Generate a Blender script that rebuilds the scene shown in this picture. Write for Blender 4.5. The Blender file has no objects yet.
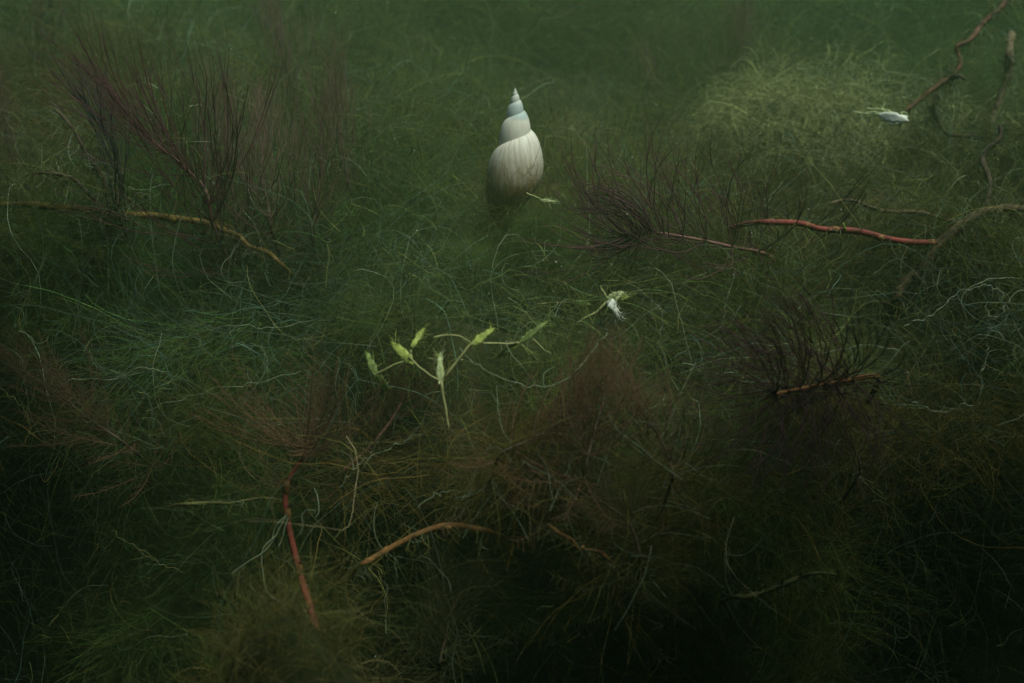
import bpy, math, random
import numpy as np
from mathutils import Vector, Matrix
R = math.radians
rng = np.random.default_rng(7)
random.seed(7)
scene = bpy.context.scene
col = scene.collection

# ---------------------------------------------------------------- camera, sky, sun, exposure
CAM = np.array([0.0, 0.0, 0.32]); PITCH = R(22.0); FPX = 1024 * 35 / 36.0
cam_data = bpy.data.cameras.new("camera"); cam = bpy.data.objects.new("camera", cam_data); col.objects.link(cam)
cam.location = CAM; cam.rotation_euler = (R(90) - PITCH, 0, 0)
cam_data.lens = 35; cam_data.sensor_width = 36; cam_data.clip_start = 0.01; cam_data.clip_end = 60
cam_data.dof.use_dof = True; cam_data.dof.focus_distance = 0.40; cam_data.dof.aperture_fstop = 11.0
scene.camera = cam
SUN_EL, SUN_AZ = R(70), R(112)         # azimuth clockwise from +Y: high, from the right
world = bpy.data.worlds.new("World"); scene.world = world; world.use_nodes = True
wn = world.node_tree.nodes; bg = wn["Background"]
sky = wn.new("ShaderNodeTexSky"); sky.sky_type = 'NISHITA'; sky.sun_disc = False
sky.sun_elevation = SUN_EL; sky.sun_rotation = SUN_AZ
world.node_tree.links.new(sky.outputs[0], bg.inputs[0]); bg.inputs[1].default_value = 0.07
sd = bpy.data.lights.new("sun", 'SUN'); sd.energy = 4.6; sd.angle = R(24); sd.color = (1.0, 0.96, 0.88)
sun = bpy.data.objects.new("sun", sd); col.objects.link(sun)
d_ = Vector((math.sin(SUN_AZ) * math.cos(SUN_EL), math.cos(SUN_AZ) * math.cos(SUN_EL), math.sin(SUN_EL)))
sun.rotation_euler = d_.to_track_quat('Z', 'Y').to_euler()
scene.view_settings.view_transform = 'Standard'; scene.view_settings.look = 'None'
scene.view_settings.exposure = 0.0; scene.view_settings.gamma = 1.0
scene.cycles.max_bounces = 3; scene.cycles.diffuse_bounces = 1; scene.cycles.volume_bounces = 1
scene.cycles.use_denoising = True
scene.render.filter_size = 1.9

# ---------------------------------------------------------------- materials
def mat_nodes(name):
    m = bpy.data.materials.new(name); m.use_nodes = True
    return m, m.node_tree.nodes, m.node_tree.links, m.node_tree.nodes["Principled BSDF"]

def plain(name, rgb, rgb2=None, scale=120.0, rough=0.55, detail=4, trans=0.0):
    """two-colour noise mottling in object space"""
    m, n, l, p = mat_nodes(name)
    rgb2 = rgb2 or tuple(c * 0.55 for c in rgb)
    tc = n.new("ShaderNodeTexCoord"); nz = n.new("ShaderNodeTexNoise"); nz.inputs["Scale"].default_value = scale
    nz.inputs["Detail"].default_value = detail
    cr = n.new("ShaderNodeValToRGB"); cr.color_ramp.elements[0].position = 0.35; cr.color_ramp.elements[1].position = 0.65
    cr.color_ramp.elements[0].color = (*rgb2, 1); cr.color_ramp.elements[1].color = (*rgb, 1)
    l.new(tc.outputs["Object"], nz.inputs["Vector"]); l.new(nz.outputs["Fac"], cr.inputs["Fac"])
    l.new(cr.outputs["Color"], p.inputs["Base Color"]); p.inputs["Roughness"].default_value = rough
    p.inputs["Specular IOR Level"].default_value = 0.15
    if trans:                                      # tattered, half dissolved membrane
        n3 = n.new("ShaderNodeTexNoise"); n3.inputs["Scale"].default_value = 420.0; n3.inputs["Detail"].default_value = 3
        m3 = n.new("ShaderNodeMapRange"); m3.inputs["From Min"].default_value = 0.36; m3.inputs["From Max"].default_value = 0.60
        m3.inputs["To Min"].default_value = 0.35; m3.inputs["To Max"].default_value = 0.92
        l.new(tc.outputs["Object"], n3.inputs["Vector"]); l.new(n3.outputs["Fac"], m3.inputs["Value"]); l.new(m3.outputs["Result"], p.inputs["Alpha"])
    if trans:
        p.inputs["Subsurface Weight"].default_value = trans
        p.inputs["Subsurface Radius"].default_value = (0.004, 0.006, 0.002)
    return m

def tinted(name, rough=0.7):
    """pigment carried by each filament in the 'tint' attribute, broken by a fine noise"""
    m, n, l, p = mat_nodes(name)
    at = n.new("ShaderNodeAttribute"); at.attribute_name = "tint"
    tc = n.new("ShaderNodeTexCoord"); nz = n.new("ShaderNodeTexNoise"); nz.inputs["Scale"].default_value = 160.0
    mr = n.new("ShaderNodeMapRange"); mr.inputs["From Min"].default_value = 0.3; mr.inputs["From Max"].default_value = 0.7
    mr.inputs["To Min"].default_value = 0.55; mr.inputs["To Max"].default_value = 1.3
    mx = n.new("ShaderNodeMix"); mx.data_type = 'RGBA'; mx.blend_type = 'MULTIPLY'; mx.inputs["Factor"].default_value = 1.0
    l.new(tc.outputs["Object"], nz.inputs["Vector"]); l.new(nz.outputs["Fac"], mr.inputs["Value"])
    l.new(at.outputs["Color"], mx.inputs["A"]); l.new(mr.outputs["Result"], mx.inputs["B"])
    l.new(mx.outputs["Result"], p.inputs["Base Color"]); p.inputs["Roughness"].default_value = rough
    p.inputs["Specular IOR Level"].default_value = 0.1
    return m

M = dict(
    algae=tinted("algae_filaments"),
    purple=plain("purple_leaf", (0.125, 0.052, 0.052), (0.060, 0.026, 0.028), 300),
    purple_dark=plain("dark_purple_leaf", (0.085, 0.034, 0.038), (0.04, 0.018, 0.02), 300),
    brown_purple=plain("brown_purple_leaf", (0.15, 0.088, 0.06), (0.08, 0.046, 0.036), 300),
    shoot=plain("dark_shoot", (0.050, 0.046, 0.042), (0.024, 0.022, 0.020), 300),
    brown=plain("brown_leaf", (0.14, 0.078, 0.040), (0.075, 0.040, 0.024), 300),
    olive_leaf=plain("olive_leaf", (0.085, 0.085, 0.030), (0.05, 0.045, 0.02), 300),
    red_stem=plain("red_stem", (0.27, 0.055, 0.04), (0.15, 0.04, 0.03), 260, 0.6),
    pink_stem=plain("pink_stem", (0.30, 0.15, 0.12), (0.20, 0.085, 0.075), 260, 0.45),
    node=plain("stem_node", (0.30, 0.17, 0.06), (0.20, 0.08, 0.04), 500),
    yellow_stem=plain("yellow_stem", (0.19, 0.125, 0.030), (0.11, 0.07, 0.02), 200, 0.5),
    orange_stem=plain("orange_stem", (0.22, 0.105, 0.032), (0.11, 0.052, 0.02), 260, 0.65),
    bark=plain("twig_bark", (0.19, 0.14, 0.075), (0.07, 0.05, 0.03), 420, 0.85, 8),
    red_bark=plain("red_twig_bark", (0.21, 0.105, 0.055), (0.09, 0.05, 0.035), 300, 0.8, 8),
    dark_bark=plain("dark_twig_bark", (0.095, 0.068, 0.042), (0.04, 0.03, 0.02), 220, 0.8),
    frond=plain("pale_frond", (0.40, 0.46, 0.11), (0.26, 0.32, 0.07), 220, 0.5, trans=0.2),
    frond_dim=plain("dim_frond", (0.24, 0.32, 0.09), (0.15, 0.2, 0.06), 220, 0.5, trans=0.2),
    frond_white=plain("whitish_frond", (0.55, 0.62, 0.33), (0.40, 0.46, 0.2), 220, 0.5, trans=0.2),
    stalk=plain("pale_stalk", (0.33, 0.34, 0.14), (0.22, 0.22, 0.09), 220, 0.5),
    white=plain("white_flake", (0.78, 0.80, 0.70), (0.6, 0.62, 0.5), 150, 0.6),
    pale_strand=plain("pale_strand", (0.22, 0.25, 0.16), (0.12, 0.15, 0.085), 140, 0.7),
    olive_strand=plain("olive_strand", (0.15, 0.14, 0.045), (0.08, 0.08, 0.03), 140, 0.7),
    speck=plain("speck", (0.4, 0.42, 0.32), None, 200),
)

# ---------------------------------------------------------------- the lake bed's shape
def sstep(a, b, x):
    t = np.clip((x - a) / (b - a), 0, 1); return t * t * (3 - 2 * t)
_w = [(rng.uniform(-1, 1), rng.uniform(-1, 1), rng.uniform(0, 6.28)) for _ in range(14)]
def wav(x, y, freq, k0=0, n=5):
    s = 0
    for a, b, ph in _w[k0:k0 + n]:
        s = s + np.sin(freq * (a * x + b * y) + ph)
    return s / n
def edge_y(x):
    return 0.330 + 0.055 * wav(x, x * 0.3, 24, 0, 4) + 0.02 * wav(x, -x, 50, 6, 5) - 0.02 * sstep(0.05, 0.18, x)
BILLOWS = [(0.150, 0.585, 0.026, 0.040, 0.05), (0.215, 0.60, 0.034, 0.035, 0.05),       # hummock on the right
           (-0.20, 0.62, 0.024, 0.09, 0.10), (-0.14, 0.46, 0.022, 0.05, 0.05), (-0.07, 0.56, 0.018, 0.05, 0.06), (0.06, 0.46, 0.012, 0.05, 0.04),
           (-0.21, 0.40, 0.020, 0.05, 0.04), (0.20, 0.42, 0.020, 0.05, 0.04), (-0.02, 0.375, 0.014, 0.05, 0.03), (0.30, 0.50, 0.02, 0.06, 0.05),
           (0.10, 0.80, 0.03, 0.09, 0.09), (-0.12, 0.85, 0.03, 0.10, 0.09), (-0.45, 0.75, 0.05, 0.12, 0.12), (0.42, 0.85, 0.03, 0.12, 0.1), (0.02, 1.15, 0.03, 0.2, 0.1),
           (0.0, 0.445, -0.030, 0.036, 0.055), (0.105, 0.52, -0.02, 0.03, 0.04), (0.25, 0.45, -0.03, 0.04, 0.04), (-0.09, 0.40, -0.02, 0.03, 0.03), (-0.30, 0.50, -0.02, 0.04, 0.05), (-0.13, 0.55, -0.02, 0.03, 0.03), (0.07, 0.62, -0.02, 0.035, 0.04), (0.15, 0.50, -0.02, 0.03, 0.025), (-0.17, 0.36, -0.02, 0.03, 0.025), (-0.33, 0.80, -0.03, 0.07, 0.06), (0.12, 0.70, -0.02, 0.05, 0.03)]
def H(x, y):
    x = np.asarray(x, float); y = np.asarray(y, float)
    e = edge_y(x)
    z = -0.11 + 0.265 * sstep(e - 0.075, e + 0.045, y)
    z = z + 0.035 * sstep(0.36, 0.55, y) + 0.085 * sstep(0.50, 1.15, y) - 0.10 * sstep(1.6, 4.5, y)
    z = z + (0.018 * wav(x, y, 42, 2, 5) + 0.014 * wav(x, y, 85, 7, 6)) * sstep(e - 0.02, e + 0.05, y) * (1 - 0.5 * sstep(0.9, 1.6, y))
    z = z + 0.010 * wav(x, y, 60, 4, 5)
    for bx, by, bh, sx, sy in BILLOWS:
        z = z + bh * (1.0 if bh in (0.026, 0.034) else 1.5) * np.exp(-(((x - bx) / sx) ** 2 + ((y - by) / sy) ** 2))
    z = z + 0.240 * np.exp(-(((x + 0.068) / 0.062) ** 2 + ((y - 0.245) / 0.038) ** 2))          # weed lump, near
    return z
FWD = np.array([0, math.cos(PITCH), -math.sin(PITCH)]); UPV = np.array([0, math.sin(PITCH), math.cos(PITCH)]); RT = np.array([1.0, 0, 0])
def P(u, v, d):
    return CAM + d * (FWD + (u - 512) / FPX * RT + (341.5 - v) / FPX * UPV)
def surf(u, v):
    ds = np.arange(0.15, 4, 0.004)
    pts = CAM + ds[:, None] * (FWD + (u - 512) / FPX * RT + (341.5 - v) / FPX * UPV)
    hit = np.nonzero(pts[:, 2] < H(pts[:, 0], pts[:, 1]))[0]
    return ds[hit[0]] if len(hit) else 1.6
def S(u, v, off=0.03):
    """a point just above the weed bank on the line from the camera through (u, v)"""
    return P(u, v, max(0.2, surf(u, v) - off))

# ---------------------------------------------------------------- mesh helpers
def mesh_np(name, verts, quads, tris=None, mats=(), tint=None, smooth=True):
    me = bpy.data.meshes.new(name)
    verts = np.asarray(verts, np.float32); quads = np.asarray(quads, np.int32).reshape(-1, 4)
    tris = np.zeros((0, 3), np.int32) if tris is None else np.asarray(tris, np.int32).reshape(-1, 3)
    me.vertices.add(len(verts)); me.vertices.foreach_set("co", verts.ravel())
    nl = quads.size + tris.size
    me.loops.add(nl); me.loops.foreach_set("vertex_index", np.concatenate([quads.ravel(), tris.ravel()]))
    me.polygons.add(len(quads) + len(tris))
    st = np.concatenate([np.arange(len(quads)) * 4, quads.size + np.arange(len(tris)) * 3]).astype(np.int32)
    me.polygons.foreach_set("loop_start", st)
    me.update(calc_edges=True)
    if smooth: me.polygons.foreach_set("use_smooth", np.ones(len(me.polygons), bool))
    if tint is not None:
        a = me.attributes.new("tint", 'FLOAT_COLOR', 'POINT')
        c = np.ones((len(verts), 4), np.float32); c[:, :3] = tint; a.data.foreach_set("color", c.ravel())
    for m in mats: me.materials.append(m)
    return me

def tubes(pts, rad, sides=3, caps=False):
    """pts (N,K,3), rad (N,K) -> verts, quads for N tubes at once"""
    N, K, _ = pts.shape
    tan = np.gradient(pts, axis=1); tan /= np.linalg.norm(tan, axis=2, keepdims=True) + 1e-12
    ref = np.where(np.abs(tan[:, :1, 2:3]) > 0.8, np.array([1.0, 0.13, 0]), np.array([0.11, 0, 1.0]))
    a = np.cross(tan, ref); a /= np.linalg.norm(a, axis=2, keepdims=True) + 1e-9
    b = np.cross(tan, a)
    ang = np.arange(sides) / sides * 2 * np.pi
    ring = pts[:, :, None, :] + rad[:, :, None, None] * (a[:, :, None, :] * np.cos(ang)[None, None, :, None] + b[:, :, None, :] * np.sin(ang)[None, None, :, None])
    v = ring.reshape(-1, 3)
    idx = np.arange(N * K * sides).reshape(N, K, sides); nx = np.roll(idx, -1, axis=2)
    q = np.stack([idx[:, :-1], nx[:, :-1], nx[:, 1:], idx[:, 1:]], axis=-1).reshape(-1, 4)
    return v, q

def spline(ctrl, n):
    """Catmull-Rom through control points"""
    c = np.asarray(ctrl, float)
    if len(c) == 2: return c[0] + np.linspace(0, 1, n)[:, None] * (c[1] - c[0])
    c = np.vstack([2 * c[0] - c[1], c, 2 * c[-1] - c[-2]])
    t = np.linspace(0, len(c) - 3 - 1e-6, n); i = t.astype(int); f = (t - i)[:, None]
    p0, p1, p2, p3 = c[i], c[i + 1], c[i + 2], c[i + 3]
    return 0.5 * (2 * p1 + (p2 - p0) * f + (2 * p0 - 5 * p1 + 4 * p2 - p3) * f ** 2 + (3 * p1 - p0 - 3 * p2 + p3) * f ** 3)

def smooth_noise(rr, n, step, amp):
    m = max(4, n // step + 3); w = spline(rr.normal(0, amp, (m, 3)), n); return w
def tube_mesh(name, ctrl, r0, r1=None, n=24, sides=6, wob=0.0, lump=0.0, mat=None, seed=0):
    rr = np.random.default_rng(seed + 11); r1 = r0 if r1 is None else r1
    p = spline(ctrl, n)
    if wob: 
        p = p + smooth_noise(rr, n, 6, wob) * np.sin(np.linspace(0, np.pi, n))[:, None]
    rad = np.linspace(r0, r1, n) * (1 + lump * np.clip(smooth_noise(rr, n, 3, 0.6)[:, 0], -1, 1))
    rad[0] *= 0.35; rad[-1] *= 0.35
    v, q = tubes(p[None], rad[None], sides)
    return mesh_np(name, v, q, mats=[mat])

def join(name, parts, mats, tint=None):
    vs, qs, o = [], [], 0
    for v, q in parts: vs.append(v); qs.append(q + o); o += len(v)
    return mesh_np(name, np.vstack(vs), np.vstack(qs), mats=mats, tint=tint)

def link(name, me, parent=None, loc=None):
    o = bpy.data.objects.new(name, me); col.objects.link(o)
    if parent is not None: o.parent = parent
    if loc is not None: o.location = loc
    return o
def tag(o, label=None, cat=None, group=None, kind=None):
    if label: o["label"] = label
    if cat: o["category"] = cat
    if group: o["group"] = group
    if kind: o["kind"] = kind
    return o
def thing(name, loc, label, cat, group=None):
    o = link(name, None, loc=loc); o.empty_display_size = 0.01
    return tag(o, label, cat, group)
def child(name, me, parent):
    """mesh given in world coordinates, hung under a thing that stands at its base"""
    base = Vector((0, 0, 0)); p = parent
    while p is not None: base += p.location; p = p.parent
    me.transform(Matrix.Translation(-base))
    return link(name, me, parent)

# ---------------------------------------------------------------- lake bed
def grid_axis(parts): return np.unique(np.concatenate([np.linspace(a, b, n) for a, b, n in parts]))
gx = grid_axis([(-9, -0.8, 60), (-0.8, 0.8, 200), (0.8, 9, 60)])
gy = grid_axis([(-7.5, 0.1, 50), (0.1, 0.25, 30), (0.25, 0.42, 110), (0.42, 0.8, 70), (0.8, 1.8, 70), (1.8, 9, 50)])
GX, GY = np.meshgrid(gx, gy); GZ = H(GX, GY)
_e = edge_y(GX)                                    # under the lip the front is hollowed out: push it back
hollow = 0.12 * sstep(0.12, 0.03, GZ) * sstep(_e - 0.35, _e - 0.05, GY) * (1 - sstep(_e + 0.04, _e + 0.06, GY)) * (1 - sstep(0.6, 1.2, np.abs(GX)))
hollow *= 1 - np.exp(-(((GX + 0.06) / 0.08) ** 2 + ((GY - 0.235) / 0.055) ** 2))
GY = GY + hollow
ny, nx_ = GX.shape; ii = np.arange(ny * nx_).reshape(ny, nx_)
q = np.stack([ii[:-1, :-1], ii[:-1, 1:], ii[1:, 1:], ii[1:, :-1]], -1).reshape(-1, 4)
bed_m = plain("silt_and_weed", (0.050, 0.052, 0.018), (0.016, 0.024, 0.009), 38, 0.95, 8)
bed = link("lakebed", mesh_np("lakebed", np.stack([GX, GY, GZ], -1).reshape(-1, 3), q, mats=[bed_m])); bed["kind"] = "structure"

# ---------------------------------------------------------------- filamentous algae (uncountable)
GREEN = np.array([0.058, 0.102, 0.030]); DEEP = np.array([0.022, 0.042, 0.014]); OLIVE = np.array([0.105, 0.105, 0.030])
BROWN = np.array([0.075, 0.048, 0.022]); PALE = np.array([0.17, 0.21, 0.13]); TEAL = np.array([0.07, 0.12, 0.085])
def walk(start, d0, length, K, curl, pull=0.0, droop=0.0, rg=rng, lift=0.012, wig=0.0):
    """smooth random walks; pull > 0 keeps them lying on the weed bank"""
    N = len(start); p = start.copy(); d = d0 / np.linalg.norm(d0, axis=1, keepdims=True)
    w = rg.normal(0, 1, (N, 3)) * curl
    out = [p.copy()]; st = (length / (K - 1))[:, None]
    for k in range(K - 1):
        w = 0.75 * w + 0.66 * rg.normal(0, 1, (N, 3)) * curl
        d = d + w + (rg.normal(0, wig, (N, 3)) if wig else 0)
        if droop: d[:, 2] -= droop
        if pull:
            gap = p[:, 2] - H(p[:, 0], p[:, 1]) - lift
            d[:, 2] -= pull * np.clip(gap / 0.02, -2.5, 1.5)
        d /= np.linalg.norm(d, axis=1, keepdims=True)
        p = p + d * st
        out.append(p.copy())
    return np.stack(out, 1)

def filaments(name, pts, rad, tint, mat, label, cat):
    N, K, _ = pts.shape
    taper = np.linspace(1.0, 0.45, K)[None] * np.ones((N, 1))
    v, q = tubes(pts, rad[:, None] * taper, 3)
    t = np.repeat(tint, K * 3, axis=0)
    o = link(name, mesh_np(name, v, q, mats=[mat], tint=t))
    return tag(o, label, cat, kind="stuff")

def tint_for(x, y, n, rg=rng, pale=0.06):
    f = 0.5 + 0.9 * wav(x, y, 28, 3, 5) + rg.normal(0, 0.25, n)
    c = GREEN + (OLIVE - GREEN) * np.clip(f, 0, 1)[:, None]
    g = np.clip(0.0 + 1.3 * wav(x, y, 20, 8, 5) + rg.normal(0, 0.2, n), 0, 1)[:, None]
    c = c + (BROWN - c) * g * 0.75
    c = np.where(rg.random((n, 1)) < 0.3, c * 0.5 + DEEP * 0.5, c)
    c = np.where(rg.random((n, 1)) < pale, PALE * rg.uniform(0.5, 1.6, (n, 1)), c)
    c = np.where(rg.random((n, 1)) < 0.10, TEAL * 1.2, c)
    c = np.where(rg.random((n, 1)) < 0.06, OLIVE * 1.6, c)
    return c * np.exp(rg.normal(0, 0.45, (n, 1)))

def flow_dir(x, y, n, spread, up, rg=rng):
    a = 2.6 * wav(x, y, 14, 1, 5) + rg.normal(0, spread, n)
    return np.stack([np.cos(a), np.sin(a) * 0.8, rg.uniform(-0.1, up, n)], 1)

# bank top: spread evenly by bearing and log distance so that near and far are equally dense to a diver
def bank_points(n, y0, y1, half=0.72, rg=rng):
    y = y0 * (y1 / y0) ** rg.random(n); x = rg.uniform(-half, half, n) * y * 1.02
    return x, y
n = 17000
x, y = bank_points(n, 0.33, 0.75); z = H(x, y) + rng.uniform(0.0, 0.030, n)
pts = walk(np.stack([x, y, z], 1), flow_dir(x, y, n, 1.3, 0.9), rng.uniform(0.02, 0.085, n) * (0.6 + y), 12, 0.30, pull=0.25)
filaments("algae_mat", pts, np.where(rng.random(n) < 0.08, rng.uniform(0.00014, 0.00026, n), rng.uniform(0.00006, 0.00014, n)) * (0.55 + y), tint_for(x, y, n), M["algae"],
          "tangled green and olive thread algae covering the weed bank", "algae")
n = 5000
x, y = bank_points(n, 0.75, 1.7); z = H(x, y) + rng.uniform(-0.004, 0.05, n)
pts = walk(np.stack([x, y, z], 1), flow_dir(x, y, n, 0.9, 0.9), rng.uniform(0.04, 0.13, n), 9, 0.32, pull=0.22, lift=0.03)
filaments("algae_mat", pts, rng.uniform(0.0003, 0.0006, n), tint_for(x, y, n), M["algae"],
          "hazy green thread algae far back on the weed bank", "algae")
# the steep shaded front of the bank
def front_points(n, rg=rng):
    z = rg.uniform(-0.11, 0.16, n); x = rg.uniform(-0.36, 0.36, n); e = edge_y(x)
    y = e - 0.02 + 0.15 * rg.random(n) * sstep(0.17, 0.06, z)
    return x, y, z
n = 6000
x, y, z = front_points(n)
pts = walk(np.stack([x, y, z], 1), np.stack([rng.normal(0, 1, n), rng.normal(-0.5, 0.5, n), rng.normal(0.1, 0.7, n)], 1), rng.uniform(0.02, 0.08, n), 11, 0.24, rg=rng)
filaments("algae_curtain", pts, rng.uniform(0.00006, 0.00014, n), tint_for(x, z, n, pale=0.03) * np.array([1.3, 0.9, 0.8]), M["algae"],
          "dark thread algae hanging in the shade at the front of the bank", "algae")
# near lump at the bottom left
n = 4500
x = rng.normal(-0.068, 0.065, n); y = rng.normal(0.228, 0.034, n); z = H(x, y) + rng.uniform(-0.005, 0.01, n)
pts = walk(np.stack([x, y, z], 1), np.stack([rng.normal(0, 1, n), rng.normal(0, 0.7, n), rng.uniform(0, 1.2, n)], 1), rng.uniform(0.012, 0.045, n), 11, 0.26, pull=0.2)
filaments("algae_clump", pts, rng.uniform(0.00005, 0.00011, n), (OLIVE * 0.55 + BROWN * 0.6) * np.exp(rng.normal(0, 0.5, (n, 1))), M["algae"],
          "olive brown fuzzy algae clump at the near bottom left", "algae")
# pale combed hummock on the right
n = 5200
th = rng.uniform(0, 6.28, n); rr = np.sqrt(rng.random(n))
x = np.where(rng.random(n) < 0.65, rng.normal(0.158, 0.034, n), rng.normal(0.232, 0.034, n)); y = rng.normal(0.585, 0.035, n); far_ = rng.random(n) < 0.22; x = np.where(far_, rng.normal(0.285, 0.035, n), x); z = H(x, y) + rng.uniform(0, 0.010, n)
dd = np.stack([-np.ones(n) + rng.normal(0, 0.5, n), rng.normal(-0.1, 0.35, n), rng.normal(0.1, 0.25, n)], 1)
pts = walk(np.stack([x, y, z], 1), dd, rng.uniform(0.025, 0.075, n), 14, 0.36, pull=0.40, lift=0.008)
tn = (OLIVE * 2.1 + PALE * 0.55) * np.exp(rng.normal(0, 0.4, (n, 1)))
filaments("algae_hummock", pts, rng.uniform(0.00006, 0.00017, n), tn, M["algae"],
          "pale yellowish hummock of combed thread algae behind the red stem", "algae")

# finer fluff: soft tufts scattered over the bank by geometry nodes
def tuft(seed, n, L, up, curl, K=9, droop=0.0, comb=0.0, r=0.00006):
    rg = np.random.default_rng(seed); a = rg.uniform(0, 6.28, n); rr = 0.030 * np.sqrt(rg.random(n))
    st = np.stack([rr * np.cos(a), rr * np.sin(a), rg.uniform(-0.006, 0.010, n) + 0.008 * (1 - (rr / 0.03) ** 2)], 1)
    d0 = np.stack([rg.normal(comb, 1, n), rg.normal(0, 1, n), rg.normal(up, 0.5, n)], 1)
    p = walk(st, d0, rg.uniform(0.5, 1.2, n) * L, K, curl, droop=droop, rg=rg)
    v, q = tubes(p, (r * rg.uniform(0.6, 1.7, n))[:, None] * np.linspace(1, 0.5, K)[None], 3)
    c = GREEN * np.exp(rg.normal(0, 0.5, (n, 1))); c = np.where(rg.random((n, 1)) < 0.25, OLIVE * rg.uniform(0.5, 1.5, (n, 1)), c); c = np.where(rg.random((n, 1)) < 0.07, PALE * rg.uniform(0.6, 1.5, (n, 1)), c)
    o = bpy.data.objects.new("algae_tuft", mesh_np("algae_tuft", v, q, mats=[M["fluff"]], tint=np.repeat(c, K * 3, axis=0)))
    return o
M["fluff"] = tinted("algae_fluff")
_n, _l = M["fluff"].node_tree.nodes, M["fluff"].node_tree.links
_a = _n.new("ShaderNodeAttribute"); _a.attribute_type = 'INSTANCER'; _a.attribute_name = "pigment"
_p = _n["Principled BSDF"]; _src = _p.inputs["Base Color"].links[0].from_socket
_m = _n.new("ShaderNodeMix"); _m.data_type = 'RGBA'; _m.blend_type = 'MULTIPLY'; _m.inputs["Factor"].default_value = 1.0
_l.new(_src, _m.inputs["A"]); _l.new(_a.outputs["Color"], _m.inputs["B"]); _l.new(_m.outputs["Result"], _p.inputs["Base Color"])
TUFTS = [tuft(1, 620, 0.045, 0.2, 0.30, 8), tuft(2, 620, 0.055, 0.05, 0.24, 8, comb=1.6), tuft(3, 520, 0.040, 0.5, 0.34, 8), tuft(4, 620, 0.060, -0.1, 0.28, 8, droop=0.05)]
def fluff(name, pts, rotz, tilt, scale, pigment, label):
    """one object: a cloud of points, each carrying a tuft"""
    me = bpy.data.meshes.new(name); me.vertices.add(len(pts)); me.vertices.foreach_set("co", np.asarray(pts, np.float32).ravel())
    r_ = me.attributes.new("turn", 'FLOAT_VECTOR', 'POINT'); r_.data.foreach_set("vector", np.stack([tilt[:, 0], tilt[:, 1], rotz], 1).astype(np.float32).ravel())
    s_ = me.attributes.new("size", 'FLOAT', 'POINT'); s_.data.foreach_set("value", scale.astype(np.float32))
    w_ = me.attributes.new("which", 'INT', 'POINT'); w_.data.foreach_set("value", rng.integers(0, len(TUFTS), len(pts)).astype(np.int32))
    c_ = me.attributes.new("pigment", 'FLOAT_COLOR', 'POINT'); cc = np.ones((len(pts), 4), np.float32); cc[:, :3] = pigment; c_.data.foreach_set("color", cc.ravel())
    o = link(name, me); ng = bpy.data.node_groups.new(name, 'GeometryNodeTree'); N = ng.nodes; Lk = ng.links
    ng.interface.new_socket("Geometry", in_out='INPUT', socket_type='NodeSocketGeometry'); ng.interface.new_socket("Geometry", in_out='OUTPUT', socket_type='NodeSocketGeometry')
    gi, go = N.new("NodeGroupInput"), N.new("NodeGroupOutput"); gti = N.new("GeometryNodeGeometryToInstance")
    for t in reversed(TUFTS):
        oi = N.new("GeometryNodeObjectInfo"); oi.inputs["Object"].default_value = t; oi.inputs["As Instance"].default_value = True
        Lk.new(oi.outputs["Geometry"], gti.inputs[0])
    def attr(nm, ty):
        a = N.new("GeometryNodeInputNamedAttribute"); a.data_type = ty; a.inputs["Name"].default_value = nm; return a.outputs["Attribute"]
    ip = N.new("GeometryNodeInstanceOnPoints"); ip.inputs["Pick Instance"].default_value = True
    j = N.new("GeometryNodeJoinGeometry")
    for t in TUFTS: pass
    Lk.new(gi.outputs[0], ip.inputs["Points"])
    for oi in [x for x in N if x.type == 'OBJECT_INFO']: Lk.new(oi.outputs["Geometry"], j.inputs[0])
    Lk.new(j.outputs[0], ip.inputs["Instance"]); Lk.new(attr("which", 'INT'), ip.inputs["Instance Index"])
    e = N.new("FunctionNodeEulerToRotation"); Lk.new(attr("turn", 'FLOAT_VECTOR'), e.inputs[0]); Lk.new(e.outputs[0], ip.inputs["Rotation"])
    Lk.new(attr("size", 'FLOAT'), ip.inputs["Scale"]); N.remove(gti)
    Lk.new(ip.outputs[0], go.inputs[0])
    md = o.modifiers.new("tufts", 'NODES'); md.node_group = ng
    return tag(o, label, "algae", kind="stuff")
def pigment_at(x, y, n):
    b = np.clip(0.1 + 1.2 * wav(x, y, 17, 8, 5), 0, 1)[:, None]; w = np.clip(0.5 + 1.0 * wav(x, y, 25, 3, 5), 0, 1)[:, None]
    c = np.array([0.8, 1.0, 0.8]) + (np.array([1.55, 1.2, 0.75]) - np.array([0.8, 1.0, 0.8])) * w
    c = c + (np.array([1.5, 0.75, 0.75]) - c) * b * 0.8
    return np.minimum(c * np.exp(rng.normal(0, 0.25, (n, 1))), np.array([1.6, 1.45, 1.1]))
n = 500; x, y = bank_points(n, 0.31, 0.85); keep = (wav(x, y, 38, 4, 6) > -0.30) & (((x / 0.05) ** 2 + ((y - 0.43) / 0.07) ** 2) > 1) & ((((x - 0.18) / 0.045) ** 2 + ((y - 0.58) / 0.045) ** 2) > 1); x, y = x[keep], y[keep]; n = len(x)
fluff("algae_fluff", np.stack([x, y, H(x, y)], 1), rng.uniform(0, 6.28, n), rng.normal(0, 0.35, (n, 2)), rng.uniform(0.6, 1.25, n) * (0.45 + y), pigment_at(x, y, n),
      "soft fluffy green algae billowing over the weed bank around the shell")
n = 380; x, y = bank_points(n, 0.80, 1.6)
fluff("algae_fluff", np.stack([x, y, H(x, y)], 1), rng.uniform(0, 6.28, n), rng.normal(0, 0.35, (n, 2)), rng.uniform(0.9, 1.9, n), pigment_at(x, y, n),
      "soft fluffy algae fading into the green water far back")
n = 120; x, y, z = front_points(n); y = y + 0.01
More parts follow.
